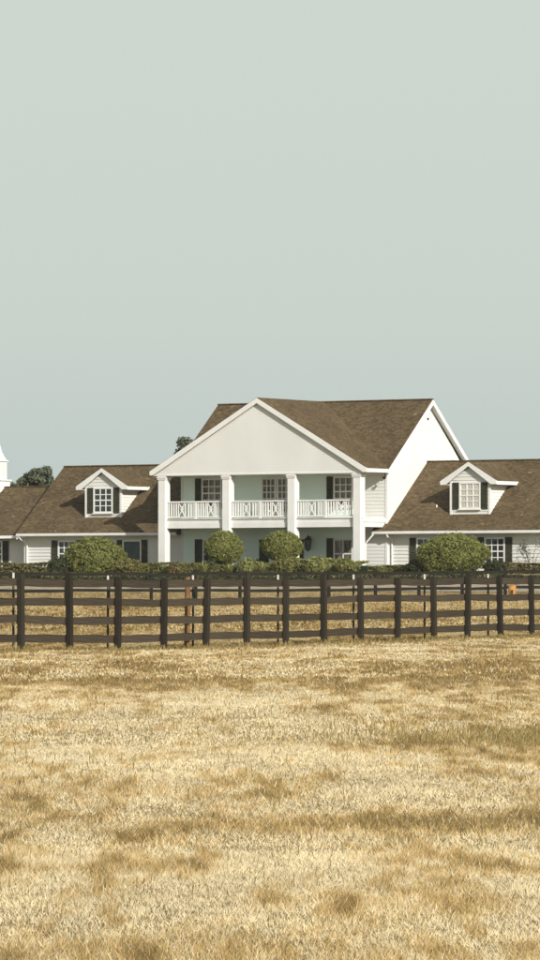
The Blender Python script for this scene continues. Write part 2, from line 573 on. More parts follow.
# main roof
t = (0, 0, -.16)
mr = MB()
mr.slab([(-7.36, YE, ZE), (7.36, YE, ZE), (7.36, YR, ZR), (-7.36, YR, ZR)], t)
mr.slab([(7.36, 9.2, ZE), (-7.36, 9.2, ZE), (-7.36, YR + .002, ZR), (7.36, YR + .002, ZR)], t)
main_roof = mr.build('main_roof', M['roof'], house)
MB().box((-7.36, YR - .12, ZR - .03), (7.36, YR + .12, ZR + .03)).build('ridge_cap', M['roof'], main_roof)
# rake boards of the main gable ends (front slope, back slope)
for sx_ in (1, -1):
    x0, x1 = (7.30, 7.39) if sx_ > 0 else (-7.39, -7.30)
    for ya, yb in ((YE, YR), (9.2, YR)):
        MB().slab([(x0, ya, ZE - .04), (x0, yb, ZR - .04), (x0, yb, ZR - .34), (x0, ya, ZE - .34)], (x1 - x0, 0, 0)).build('rake_board', M['trim'], main_roof)
    xs0, xs1 = (7.0, 7.3) if sx_ > 0 else (-7.3, -7.0)
    for ya, yb in ((YE, YR), (9.2, YR)):
        MB().slab([(xs0, ya, ZE - .18), (xs1, ya, ZE - .18), (xs1, yb, ZR - .18), (xs0, yb, ZR - .18)], (0, 0, -.03)).build('soffit', M['trim'], main_roof)
MB().tube([(W + .01, YR, 8.95), (W + .06, YR, 8.95)], .07, 10).build('gable_vent', M['iron'], house)

# portico
PY = -2.75                                 # front of the portico rake
PE = 7.30
pr = MB()
pr.slab([(0, PY, ZR), (0, YR, ZR), (-PE, YE, ZE), (-PE, PY, ZE)], t)
pr.slab([(0, PY, ZR), (PE, PY, ZE), (PE, YE, ZE), (0, YR, ZR)], t)
portico_roof = pr.build('portico_roof', M['roof'], house)
portico_roof.location.z = .012
for s_ in (-1, 1):
    # rake board: white band right under the roof edge
    MB().slab([(0, PY - .03, ZR - .03), (s_ * (PE + .05), PY - .03, ZE - .05), (s_ * (PE + .05), PY - .03, ZE - .27), (s_ * (PE - .18), PY - .03, ZE - .27), (0, PY - .03, ZR - .32)], (0, .09, 0)).build('rake_board', M['trim'], portico_roof)
    x0, x1 = sorted((s_ * (PE - .02), s_ * (PE + .06)))
    MB().box((x0, PY + .061, ZE - .27), (x1, YE - .02, ZE - .06)).build('fascia', M['trim'], portico_roof)
ppro = lambda z: (-(7.08 - max(0, z - 5.95) * 7.08 / 3.9), 7.08 - max(0, z - 5.95) * 7.08 / 3.9)
pediment = siding('pediment', M['white'], house, ppro, 5.76, 9.84, front(-2.58), .17, .008)
MB().slab([(-7.06, -2.57, 5.77), (7.06, -2.57, 5.77), (7.06, -2.57, 5.95), (0, -2.57, 9.8), (-7.06, -2.57, 5.95)], (0, .12, 0)).build('pediment_sheathing', M['white'], house)
MB().box((-7.16, -2.62, 5.72), (7.16, -2.50, 5.80)).build('pediment_moulding', M['trim'], house)
MB().box((-7.15, -2.49, 5.72), (7.15, -.03, 5.80)).build('porch_ceiling', M['soffit'], house)
for s_ in (-1, 1):                          # side closure above the ceiling
    x0, x1 = sorted((s_ * 7.05, s_ * 7.13))
    MB().box((x0, -2.48, 5.81), (x1, -.05, 5.86)).build('side_frieze', M['trim'], house)

colm = MB()
colm.box((-.25, -.25, .3), (.25, .25, 5.5))
col_me = colm.mesh('column', M['trim'])
cap_me = MB().box((-.29, -.29, 5.5), (.29, .29, 5.6)).box((-.32, -.32, 5.6), (.32, .32, 5.66)).box((-.27, -.27, 5.66), (.27, .27, 5.715)).mesh('capital', M['trim'])
base_me = MB().box((-.30, -.30, 0), (.30, .30, .22)).box((-.27, -.27, .22), (.27, .27, .3)).mesh('plinth', M['trim'])
CX = (-6.64, -2.22, 2.2, 6.58)
for x in CX:
    o = link('column', col_me, house, (x, -2.33, 0))
    bv = o.modifiers.new('bevel', 'BEVEL'); bv.width = .015
    link('capital', cap_me, o)
    link('plinth', base_me, o)

# balcony
bal = MB().box((-6.9, -2.38, 2.98), (6.9, -.02, 3.2)).build('balcony_floor', M['trim'], house)
MB().box((-6.86, -2.42, 2.70), (6.86, -2.30, 2.975)).build('balcony_beam', M['trim'], bal)
MB().box((-6.9, -2.45, 3.205), (6.9, -2.2, 3.25)).build('balcony_nosing', M['trim'], bal)
MB().box((6.74, -2.29, 2.70), (6.86, -.05, 2.975)).build('balcony_beam', M['trim'], bal)
MB().box((-6.86, -2.29, 2.70), (-6.74, -.05, 2.975)).build('balcony_beam', M['trim'], bal)
MB().box((-6.73, -2.29, 2.86), (6.73, -.05, 2.97)).build('balcony_soffit', M['soffit'], bal)
balu_me = MB().box((-.034, -.03, 3.38), (.034, .03, 4.17)).mesh('baluster', M['trim'])
newel_me = MB().box((-.075, -.06, 3.25), (.075, .06, 4.2)).mesh('newel', M['trim'])
pm = MB()                                   # pierced panel: frame, cross and middle diamond
pm.box((-.26, -.025, 3.38), (-.20, .025, 4.17)).box((.20, -.025, 3.38), (.26, .025, 4.17))
for a, b in (((-.2, 3.38), (.2, 4.17)), ((.2, 3.38), (-.2, 4.17))):
    pm.slab([(a[0] - .03, -.02, a[1]), (a[0] + .03, -.02, a[1]), (b[0] + .03, -.02, b[1]), (b[0] - .03, -.02, b[1])], (0, .037 if a[0] < 0 else .034, 0))
pm.slab([(0, -.024, 3.58), (.10, -.024, 3.775), (0, -.024, 3.97), (-.10, -.024, 3.775)], (0, .046, 0))
panel_me = pm.mesh('railing_panel', M['trim'])
for a, b in zip(CX, CX[1:]):
    x0, x1 = a + .26, b - .26
    Lb = x1 - x0
    yc = -2.33
    rail = MB().box((x0, yc - .06, 4.17), (x1, yc + .06, 4.255)).build('railing', M['trim'], house)
    MB().box((x0, yc - .045, 3.30), (x1, yc + .045, 3.38)).build('bottom_rail', M['trim'], rail)
    mid = (x0 + x1) / 2
    link('newel', newel_me, rail, (mid, yc, 0))
    pc = (x0 + Lb * .25, x0 + Lb * .76)
    for p in pc:
        link('railing_panel', panel_me, rail, (p, yc, 0))
    n = 23
    for i in range(n):
        x = x0 + Lb * (i + .5) / n
        if min(abs(x - p) for p in pc) > .3 and abs(x - mid) > .13:
            link('baluster', balu_me, rail, (x, yc, 0))

# windows ------------------------------------------------------------
pane_meshes = {k: MB().box((-.5, 0, 0), (.5, .012, 1)).mesh('pane', M[k]) for k in ('glass', 'glass_teal', 'curtain', 'blind')}
def window(parent, xc, z0, z1, w, Y, cols, rows, glass='glass', name='window', deep=True, sashes=True):
    """frame on the wall plane Y (facing -Y); panes recessed in it"""
    b = MB()
    x0, x1 = xc - w / 2, xc + w / 2
    ft = .09
    b.box((x0 - ft, Y - .07, z0 - ft), (x0, Y, z1 + ft)).box((x1, Y - .07, z0 - ft), (x1 + ft, Y, z1 + ft))
    b.box((x0, Y - .07, z1), (x1, Y, z1 + ft)).box((x0, Y - .07, z0 - ft), (x1, Y, z0))
    f = b.build(name, M['trim'], parent)
    holder = f if deep else parent
    MB().box((x0 - ft - .04, Y - .13, z0 - ft - .06), (x1 + ft + .04, Y, z0 - ft - .002)).build('sill', M['trim'], holder)
    m = MB()
    bw = .025
    for i in range(1, cols):
        x = x0 + w * i / cols
        m.box((x - bw, Y - .062, z0), (x + bw, Y - .03, z1))
    for j in range(1, rows):
        z = z0 + (z1 - z0) * j / rows
        k = bw * (1.5 if (sashes and j * 2 == rows) else 1)
        for i in range(cols):
            xa, xb = x0 + w * i / cols + (bw if i else 0), x0 + w * (i + 1) / cols - (bw if i < cols - 1 else 0)
            m.box((xa, Y - .058, z - k), (xb, Y - .03, z + k))
    m.build('muntins', M['trim'], holder)
    for i in range(cols):
        for j in range(rows):
            link('pane', pane_meshes[glass], holder, (x0 + w * (i + .5) / cols, Y - .028, z0 + (z1 - z0) * j / rows), (0, 0, random.uniform(-.004, .004)), (w / cols, 1, (z1 - z0) / rows))
    return f

def shutter(parent, xc, z0, z1, w, Y):
    b = MB()
    x0, x1 = xc - w / 2, xc + w / 2
    b.box((x0, Y - .05, z0), (x0 + .06, Y, z1)).box((x1 - .06, Y - .05, z0), (x1, Y, z1))
    zm = (z0 + z1) / 2
    for za, zb in ((z0, z0 + .08), (zm - .04, zm + .04), (z1 - .08, z1)):
        b.box((x0 + .06, Y - .05, za), (x1 - .06, Y, zb))
    n = int((z1 - z0) / .09)
    for i in range(n):
        z = z0 + .08 + (z1 - z0 - .16) * (i + .5) / n
        b.slab([(x0 + .06, Y - .045, z - .05), (x1 - .06, Y - .045, z - .05), (x1 - .06, Y - .012, z + .03), (x0 + .06, Y - .012, z + .03)], (0, .008, .008))
    b.box((x0 + .06, Y - .010, z0 + .08), (x1 - .06, Y - .004, z1 - .08))
    return b.build('shutter', M['shutter'], parent)

PW = -.016
# upper floor
window(house, -4.86, 3.98, 5.52, 1.22, PW, 3, 4, 'curtain')
shutter(house, -5.80, 3.86, 5.62, .46, PW)
shutter(house, -3.92, 3.86, 5.62, .46, PW)
window(house, 4.10, 3.98, 5.52, 1.12, PW, 3, 4, 'curtain')
shutter(house, 3.21, 3.86, 5.62, .46, PW)
shutter(house, 4.99, 3.86, 5.62, .46, PW)
def french_door(xc, w, z0, z1, cols, rows, glass):
    d = window(house, xc, z0 + .45, z1, w, PW, cols, rows, glass, name='french_door', sashes=False)
    MB().box((xc - w / 2 - .085, PW - .06, z0), (xc + w / 2 + .085, PW, z0 + .295)).build('kick_panel', M['trim'], d)
    MB().tube([(xc + w / 2 + .04, PW - .07, z0 + 1), (xc + w / 2 + .04, PW - .13, z0 + 1)], .03, 8).build('door_knob', M['iron'], d)
french_door(-.93, .80, 3.21, 5.50, 3, 5, 'curtain')
french_door(.12, .80, 3.21, 5.50, 3, 5, 'curtain')
# ground floor
window(house, -4.80, .45, 1.98, 1.2, PW, 3, 4, 'glass')
shutter(house, -5.78, .34, 2.10, .52, PW)
shutter(house, -3.82, .34, 2.10, .52, PW)
window(house, 4.10, .45, 1.98, 1.12, PW, 2, 2, 'curtain')
shutter(house, 3.21, .34, 2.10, .46, PW)
shutter(house, 4.99, .34, 2.10, .46, PW)
fd = MB()
fd.box((-.55, PW - .05, .02), (.55, PW, 2.12))
front_door = fd.build('front_door', M['shutter'], house, (0, 0, 0))
for x in (-.27, .27):
    for za, zb in ((.2, .9), (1.1, 1.95)):
        MB().box((x - .18, PW - .075, za), (x + .18, PW - .052, zb)).build('door_panel', M['shutter'], front_door)
MB().tube([(.46, PW - .05, 1.05), (.46, PW - .12, 1.05)], .035, 8).build('door_knob', M['iron'], front_door)
MB().box((-.72, PW - .08, .02), (-.56, PW, 2.28)).box((.56, PW - .08, .02), (.72, PW, 2.28)).box((-.555, PW - .08, 2.125), (.555, PW, 2.28)).build('door_frame', M['trim'], front_door)
shutter(house, -1.28, .34, 2.05, .62, PW)
shutter(house, 1.15, .34, 2.05, .5, PW)

# wall lantern
lx, ly, lz = 1.92, -.36, 1.5
lant = MB().tube([(lx, PW, lz + .55), (lx, -.16, lz + .72), (lx, ly, lz + .68)], .03, 6).build('wall_lantern', M['iron'], house)
MB().tube([(lx, ly, lz + .80), (lx, ly, lz + .70), (lx, ly, lz + .66), (lx, ly, lz + .48)], [.015, .05, .09, .27], 6).build('lantern_cap', M['iron'], lant)
MB().tube([(lx, ly, lz - .02), (lx, ly, lz + .47)], [.13, .19], 6).build('lantern_glass', M['lamp_glass'], lant)
cg = MB()
for k in range(6):
    a = 2 * math.pi * (k + .5) / 6
    cg.tube([(lx + .14 * math.cos(a), ly + .14 * math.sin(a), lz - .03), (lx + .205 * math.cos(a), ly + .205 * math.sin(a), lz + .48)], .022, 4)
cg.tube([(lx, ly, lz - .14), (lx, ly, lz - .08), (lx, ly, lz - .025)], [.02, .07, .16], 6)
cg.build('lantern_cage', M['iron'], lant)
# flood lamp under the portico eave
fl = MB().tube([(7.2, -.55, 5.74), (7.2, -.55, 5.58)], .03, 6).build('flood_lamp', M['iron'], house)
MB().tube([(7.2, -.50, 5.55), (7.2, -.66, 5.46)], [.05, .10], 8).build('lamp_head', M['iron'], fl)

# wings ---------------------------------------------------------------
def wing_roof(name, x0, x1, ye, ze, yr, zr, yb, nose=None):
    b = MB()
    if nose:                                # the eave runs on a little past the corner of the main block
        b.slab([(nose, ye, ze), (x1, ye, ze), (x1, yr, zr), (x0, yr, zr), (x0, -.03, ze + (-.03 - ye) * (zr - ze) / (yr - ye)), (nose, -.03, ze + (-.03 - ye) * (zr - ze) / (yr - ye))], (0, 0, -.14))
    else:
        b.slab([(x0, ye, ze), (x1, ye, ze), (x1, yr, zr), (x0, yr, zr)], (0, 0, -.14))
    b.slab([(x1, yb, ze), (x0, yb, ze), (x0, yr + .002, zr), (x1, yr + .002, zr)], (0, 0, -.14))
    o = b.build(name, M['roof'], house)
    MB().box((x0 + .01, yr - .12, zr - .035), (x1 - .01, yr + .12, zr + .025)).build('ridge_cap', M['roof'], o)
    g0 = nose or x0
    MB().box((g0, ye - .05, ze - .20), (x1, ye + .03, ze - .055)).build('gutter', M['trim'], o)
    MB().box((g0, ye + .035, ze - .24), (x1, ye + .08, ze - .145)).build('fascia', M['trim'], o)
    MB().box((g0 + .02, ye + .085, ze - .225), (x1, .14, ze - .19)).build('soffit', M['trim'], o)
    return o
wr = wing_roof('wing_roof', 7.03, 21.3, -.5, 2.52, YR, 6.53, 9.3, nose=6.3)
wl = wing_roof('wing_roof', -18.45, -7.03, -.5, 2.56, YR, 6.60, 9.3)
wx = wing_roof('annex_roof', -29, -18.3, .35, 2.46, YR, 5.42, 8.4)
MB().box((7.03, .17, 0), (21, 8.6, 2.4)).build('wing_wall', M['white'], house)
siding('wing_siding', M['white'], house, lambda z: (7.0, 21), 0, 2.36, front(.15), .19, .040)
MB().box((-18.24, .17, 0), (-7.03, 8.6, 2.4)).build('wing_wall', M['white'], house)
siding('wing_siding', M['white'], house, lambda z: (-18.25, -7.0), 0, 2.36, front(.15), .19, .040)
MB().box((-28.5, .97, 0), (-18.26, 8.0, 2.3)).build('annex_wall', M['white'], house)
siding('annex_siding', M['white'], house, lambda z: (-28.5, -18.25), 0, 2.3, front(.95), .19, .024)
MB().slab([(-18.23, .17, 2.4), (-18.23, 8.6, 2.4), (-18.23, YR, 6.3)], (.1, 0, 0)).build('wing_gable', M['white'], house)
for ya in (-.5, 9.3):
    MB().slab([(-18.44, ya, 2.40), (-18.44, YR, 6.44), (-18.44, YR, 6.20), (-18.44, ya, 2.16)], (.07, 0, 0)).build('rake_board', M['trim'], wl)
MB().box((-18.30, .09, 0), (-18.14, .30, 2.34)).build('corner_board', M['trim'], house)
MB().box((7.02, .10, 0), (7.14, .148, 2.3)).build('corner_board', M['trim'], house)
# left wing openings
window(house, -15.22, .62, 2.0, 1.06, .125, 3, 4, 'glass')
shutter(house, -16.10, .52, 2.1, .42, .125)
shutter(house, -14.34, .52, 2.1, .42, .125)
window(house, -10.55, .62, 2.0, 1.16, .125, 1, 1, 'glass_teal')
shutter(house, -9.68, .52, 2.1, .42, .125)
shutter(house, -11.42, .52, 2.1, .42, .125)
window(house, -21.05, .62, 2.0, 1.0, .925, 3, 4, 'glass')
shutter(house, -20.25, .52, 2.1, .44, .925)
# right wing openings
window(house, 9.55, .62, 2.0, 1.16, .125, 3, 4, 'glass')
shutter(house, 8.65, .52, 2.1, .46, .125)
shutter(house, 10.45, .52, 2.1, .46, .125)
window(house, 13.98, .62, 2.0, 1.14, .125, 3, 4, 'glass')
shutter(house, 14.86, .52, 2.1, .46, .125)
shutter(house, 13.10, .52, 2.1, .46, .125)
# downspouts with their elbows
MB().tube([(7.28, -.50, 2.30), (7.28, -.45, 2.18), (7.28, .06, 2.02), (7.28, .06, .05)], .05, 8).build('downspout', M['trim'], house)
MB().tube([(6.42, -.52, 2.32), (6.0, -.62, 1.84), (5.95, -.62, 1.78), (5.95, -.62, .05)], .05, 8).build('downspout', M['trim'], house)
MB().tube([(-18.30, -.5, 2.34), (-18.24, -.35, 2.18), (-18.06, .06, 1.95), (-18.06, .06, .05)], .055, 8).build('downspout', M['trim'], house)
# vent pipes and a roof cap
for x, y in ((16.8, 2.6), (9.6, 1.1)):
    z = 2.52 + (y + .5) * (6.53 - 2.52) / 4.9
    MB().tube([(x, y, z - .05), (x, y, z + .13)], .04, 8).build('vent_pipe', M['trim'], wr)

# dormers -------------------------------------------------------------
def dormer(xc, yf, glass):
    zb, ze_, za = 3.36, 5.30, 6.34
    hwid = 1.28
    zr = lambda y: 2.54 + (y + .5) * (6.55 - 2.54) / 4.9
    yb = -.5 + (ze_ - 2.54) * 4.9 / 4.01
    prof = lambda z: (xc - hwid + max(0, z - ze_) * hwid / .78, xc + hwid - max(0, z - ze_) * hwid / .78)
    d = MB().slab([(xc - hwid + .01, yf + .005, zb), (xc + hwid - .01, yf + .005, zb), (xc + hwid - .01, yf + .005, ze_), (xc, yf + .005, ze_ + .77), (xc - hwid + .01, yf + .005, ze_)], (0, .1, 0)).build('dormer', M['white'], house)
    siding('front_siding', M['white'], d, prof, zb, ze_ + .78, front(yf), .19, .032)
    for s_ in (-1, 1):
        b = MB()
        X = xc + s_ * hwid
        n = 11
        for i in range(n):
            a, c = zb + (ze_ - zb) * i / n, zb + (ze_ - zb) * (i + 1) / n
            ya, yc = yf + (yb - yf) * i / n + .25, yf + (yb - yf) * (i + 1) / n + .25
            o_ = s_ * .032
            b.face([(X + o_, yf, a), (X + o_, ya, a), (X, yc, c), (X, yf, c)])
            b.face([(X + o_, yf, a), (X - o_, yf, a), (X - o_, ya, a), (X + o_, ya, a)])
        me = b.build('cheek', M['white'], d)
        x0, x1 = sorted((X - s_ * .10, X + s_ * .035))
        MB().box((x0, yf - .045, zb), (x1, yf + .06, ze_ - .02)).build('corner_board', M['trim'], d)
    ro = MB()
    pe = 1.80
    zee = ze_ - .02
    yf2 = yf - .22
    yrb = YR - .10
    yeb = -.5 + (zee - 2.54) * 4.9 / 4.01 + .25
    for s_ in (-1, 1):
        ro.slab([(xc, yf2, za), (xc, yrb, za), (xc + s_ * pe, yeb, zee), (xc + s_ * pe, yf2, zee)], (0, 0, -.09))
    r = ro.build('dormer_roof', M['roof'], d)
    for s_ in (-1, 1):
        MB().slab([(xc, yf2 - .03, za - .02), (xc + s_ * (pe + .03), yf2 - .03, zee - .02), (xc + s_ * (pe + .03), yf2 - .03, zee - .22), (xc + s_ * (pe - .33), yf2 - .03, zee - .22), (xc, yf2 - .03, za - .25)], (0, .07, 0)).build('rake_board', M['trim'], d)
        x0, x1 = sorted((xc + s_ * (pe - .02), xc + s_ * (pe + .05)))
        MB().box((x0, yf2 + .045, zee - .24), (x1, yeb - .05, zee - .045)).build('fascia', M['trim'], d)
        x0, x1 = sorted((xc + s_ * (hwid + .03), xc + s_ * (pe - .025)))
        MB().box((x0, yf2 + .045, zee - .23), (x1, yeb - .3, zee - .20)).build('soffit', M['trim'], d)
    window(d, xc, 3.78, 5.10, 1.20, yf - .022, 3, 4, glass, name='window_frame', deep=False)
    for s_ in (-1, 1):
        shutter(d, xc + s_ * .92, 3.68, 5.18, .42, yf - .022)
    return d
dormer(-12.92, .6, 'glass')
dormer(12.10, .6, 'blind')

# cupola on the garage ridge --------------------------------------------
cx = -23.35
cu = MB().slab([(cx - .52, YR - .5, 5.78), (cx + .52, YR - .5, 5.78), (cx + .52, YR + .5, 5.78), (cx - .52, YR + .5, 5.78)], (0, 0, -.75)).build('cupola', M['trim'], house)
MB().box((cx - .60, YR - .58, 5.785), (cx + .60, YR + .58, 5.86)).build('cupola_base_moulding', M['trim'], cu)
MB().box((cx - .38, YR - .36, 5.865), (cx + .38, YR + .36, 6.95)).build('cupola_body', M['trim'], cu)
for za, zb in ((6.0, 6.36), (6.45, 6.82)):
    for s_ in (-1, 1):
        MB().box((cx + s_ * .18 - .10, YR - .372, za), (cx + s_ * .18 + .10, YR - .361, zb)).build('louvre', M['soffit'], cu)
    MB().box((cx + .381, YR - .14, za), (cx + .392, YR + .14, zb)).build('louvre', M['soffit'], cu)
MB().box((cx - .46, YR - .44, 6.955), (cx + .46, YR + .44, 7.01)).build('cupola_cornice', M['trim'], cu)
MB().tube([(cx, YR, 7.012), (cx, YR, 7.2), (cx, YR, 7.5), (cx, YR, 7.9), (cx, YR, 8.3)], [.55, .40, .24, .12, .03], 4).build('cupola_roof', M['trim'], cu)
MB().tube([(cx, YR, 8.28), (cx, YR, 8.5)], .02, 6).build('finial', M['trim'], cu)

# low white seats on the balcony -----------------------------------------
def seat(X, w, h, label):
    p = hw(X, -1.75, 3.2)
    s = empty('low_seat', p, -TH)
    tag(s, label, 'seat')
    MB().box((-w / 2, -.22, h - .22), (w / 2, .22, h)).build('seat_top', M['trim'], s, bevel=.01)
    for a in (-1, 1):
        for b in (-1, 1):
            MB().box((a * (w / 2 - .05) - .04, b * .17 - .04, 0), (a * (w / 2 - .05) + .04, b * .17 + .04, h - .222)).build('leg', M['trim'], s)
seat(-.72, .50, .50, 'narrower low white seat behind the balcony railing left of the glazed doors')
seat(-.05, .78, .50, 'wider low white seat behind the balcony railing in front of the glazed doors')

# ------------------------------------------------------------------ fences
FD = Vector((.805, 1.75, 0)).normalized()
FA = Vector((-4.60, 91.0, 0))
def on_fence(px):                           # metres along the fence line of a bearing
    k = (px - 270) / 5000
    return (k * FA.y - FA.x) / (FD.x - k * FD.y)
bear = [17.5, 66, 114.5, 160.5, 203, 243.5, 282.5, 320.5, 357.5, 394.5, 430.5, 464.5, 497, 528.5]
ss = [on_fence(b) for b in bear]
ss = [ss[0] - 3.85, ss[0] - 1.93] + ss + [ss[-1] + 1.93, ss[-1] + 3.86, ss[-1] + 5.8]
fence = empty('board_fence', (FA.x, FA.y, 0), math.atan2(FD.y, FD.x))
tag(fence, 'dark brown four board fence crossing the pasture in the foreground', 'fence')
pb = bmesh.new()
bmesh.ops.create_cube(pb, size=1)
bmesh.ops.bevel(pb, geom=pb.edges[:], offset=.06, segments=1, affect='EDGES')
post_me = bpy.data.meshes.new('post')
pb.to_mesh(post_me)
pb.free()
post_me.materials.append(M['post'])
bb = bmesh.new()                            # a board: long in x, with slightly uneven edges
bmesh.ops.create_grid(bb, x_segments=6, y_segments=1, size=.5)
bmesh.ops.rotate(bb, verts=bb.verts, matrix=Matrix.Rotation(math.pi / 2, 3, 'X'))
ret = bmesh.ops.extrude_face_region(bb, geom=bb.faces[:])
bmesh.ops.translate(bb, verts=[v for v in ret['geom'] if isinstance(v, bmesh.types.BMVert)], vec=(0, 1, 0))
for v in bb.verts:
    v.co.z += .035 * math.sin(v.co.x * 9 + (1 if v.co.z > 0 else 4))
bmesh.ops.recalc_face_normals(bb, faces=bb.faces)
board_me = bpy.data.meshes.new('board')
bb.to_mesh(board_me)
bb.free()
board_me.materials.append(M['fence'])
def fz(s):
    p = FA + FD * s
    return tzf(p.x, p.y)
tops = {2: 1.40, 7: 1.50, 3: 1.45}
prev = None
hts = (1.262, .91, .567, .228)
joint = [[h + random.uniform(-.020, .020) for h in hts] for _ in ss]
for i, s_ in enumerate(ss):
    z = fz(s_)
    h = tops.get(i, 1.39 + random.uniform(-.03, .05))
    link('post', post_me, fence, (s_, -.075, z + h / 2 - .25), (random.uniform(-.02, .02), random.uniform(-.022, .022), random.uniform(-.08, .08)), (.108, .108, h + .5))
    if i:
        sp = ss[i - 1]
        zp = fz(sp)
        Lb = s_ - sp
        for k in range(4):
            za, zb = zp + joint[i - 1][k], z + joint[i][k] + random.uniform(-.008, .008)
            link('board', board_me, fence, ((sp + s_) / 2, -.008 + (i % 2) * .002, (za + zb) / 2), (random.uniform(-.02, .02), -math.atan2(zb - za, Lb), 0), (Lb - .008, .028, .145 + random.uniform(-.006, .006)))

far_post_me = post_me.copy()
far_post_me.materials[0] = M['farfence']
far_board_me = board_me.copy()
far_board_me.materials[0] = M['farfence']
# far fence in front of the garden
rail_fence = empty('rail_fence', (0, 246, 0), 0)
tag(rail_fence, 'dark far board fence in front of the garden and house', 'fence')
fx = [(b - 270) / 5000 * 246 for b in (-70, -20, 26, 68, 110, 152, 196, 240, 285, 329, 376, 420, 464, 508, 552, 600)]
def fy(x):
    return 246 + x * .25
for i, x in enumerate(fx):
    z = tzf(x, fy(x))
    link('post', far_post_me, rail_fence, (x, fy(x) - 246, z + .62), (0, 0, .25), (.14, .14, 1.74 + random.uniform(-.1, .14)))
    if i:
        xp = fx[i - 1]
        zp = tzf(xp, fy(xp))
        Lb = math.hypot(x - xp, fy(x) - fy(xp))
        for hgt in (1.30, .93, .50):
            o = link('rail', far_board_me, rail_fence, ((x + xp) / 2, fy((x + xp) / 2) - 246 - .09, (z + zp) / 2 + hgt + random.uniform(-.03, .03)), (0, -math.atan2(z - zp, Lb) + random.uniform(-.014, .014), math.atan(.25)), (Lb, .03, .15 + random.uniform(-.01, .01)))

# thin steel stakes with white tops just behind the front fence
spots = [(13.5, 'behind the leftmost fence post'), (108, 'left of the third fence post from the left'), (193, 'beside the orange post'), (278, 'at the middle of the fence'),
         (353.5, 'just left of the ninth fence post'), (424.5, 'just left of the eleventh fence post'), (488, 'third fence post in from the right edge')]
for b, w in spots:
    s_ = on_fence(b) + .5
    p = FA + FD * s_ + Vector((-FD.y, FD.x, 0)) * .8
    k = (b - 270) / 5000
    p.x = k * p.y
    z = tzf(p.x, p.y)
    st = empty('metal_stake', (p.x, p.y, z))
    tag(st, 'thin steel stake with white cap, ' + w, 'stake', 'steel stakes behind the front fence')
    q = MB().box((-.022, -.006, -.2), (.022, .006, 1.28)).box((-.006, -.03, -.2), (.006, -.0065, 1.28))
    q.build('shaft', M['steel'], st)
    MB().box((-.020, -.033, 1.285), (.020, .010, 1.43)).build('cap', M['cap'], st, bevel=.006)
# the orange post
s_ = on_fence(187) + 1.2
p = FA + FD * s_ + Vector((-FD.y, FD.x, 0)) * 1.2
p.x = (187 - 270) / 5000 * p.y
op = MB().tube([(0, 0, -.2), (0, 0, 1.34), (0, 0, 1.38)], [.062, .058, .045], 10)
o = op.build('orange_post', M['rust'], None, (p.x, p.y, tzf(p.x, p.y)), smooth=False)
o.rotation_euler = (0, .012, 0)
tag(o, 'rusty orange post standing behind the front fence', 'post')
# orange tub by the far fence
bx_, by_ = (512 - 270) / 5000 * 240, 240
tub = empty('orange_tub', (bx_, by_, tzf(bx_, by_) + .28))
tag(tub, 'small bright orange tub at the far fence near the right edge', 'tub')
MB().tube([(0, 0, 0), (0, 0, .02), (0, 0, .46), (0, 0, .48)], [.15, .155, .20, .215], 14).build('tub_body', M['orange'], tub)
MB().tube([(-.2, 0, .44), (-.19, -.02, .58), (0, -.03, .66), (.19, -.02, .58), (.2, 0, .44)], .012, 6).build('tub_handle', M['iron'], tub)
MB().box((-.05, -.215, .1), (.05, -.185, .26)).build('tub_label', M['iron'], tub)
MB().box((-.25, -.2, -.30), (.25, .2, -.004)).build('tub_stand', M['farfence'], tub)

# ------------------------------------------------------------------ plants
def leaves(pts, nrm, size, cols, r, flat=.5):
    """one diamond leaf per point, facing roughly along nrm"""
    n = len(pts)
    d = nrm * flat + r.normal(0, .6, (n, 3))
    d /= np.linalg.norm(d, axis=1)[:, None] + 1e-9
    a = np.cross(d, r.normal(0, 1, (n, 3)))
    a /= np.linalg.norm(a, axis=1)[:, None] + 1e-9
    b = np.cross(d, a)
    s = size * (.6 + .8 * r.random(n))[:, None]
    V = np.stack([pts - a * s, pts - b * s * .5 + d * s * .12, pts + a * s, pts + b * s * .5 + d * s * .12], 1).reshape(-1, 3)
    T = np.arange(n)[:, None] * 4 + [0, 1, 2, 3]
    return V, T, np.repeat(cols, 4, 0)

GREEN = (np.array([.265, .270, .080]), np.array([.090, .108, .030]))
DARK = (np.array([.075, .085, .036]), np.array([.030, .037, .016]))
HEDGE = (np.array([.225, .220, .070]), np.array([.090, .098, .032]))
BROWN = (np.array([.215, .180, .070]), np.array([.095, .094, .035]))
YELL = (np.array([.30, .30, .11]), np.array([.12, .14, .045]))

def pick(pal, n, r, t=None):
    u = r.random((n, 1)) if t is None else np.clip(t[:, None] * .6 + r.random((n, 1)) * .55, 0, 1)
    return pal[0] * u + pal[1] * (1 - u)

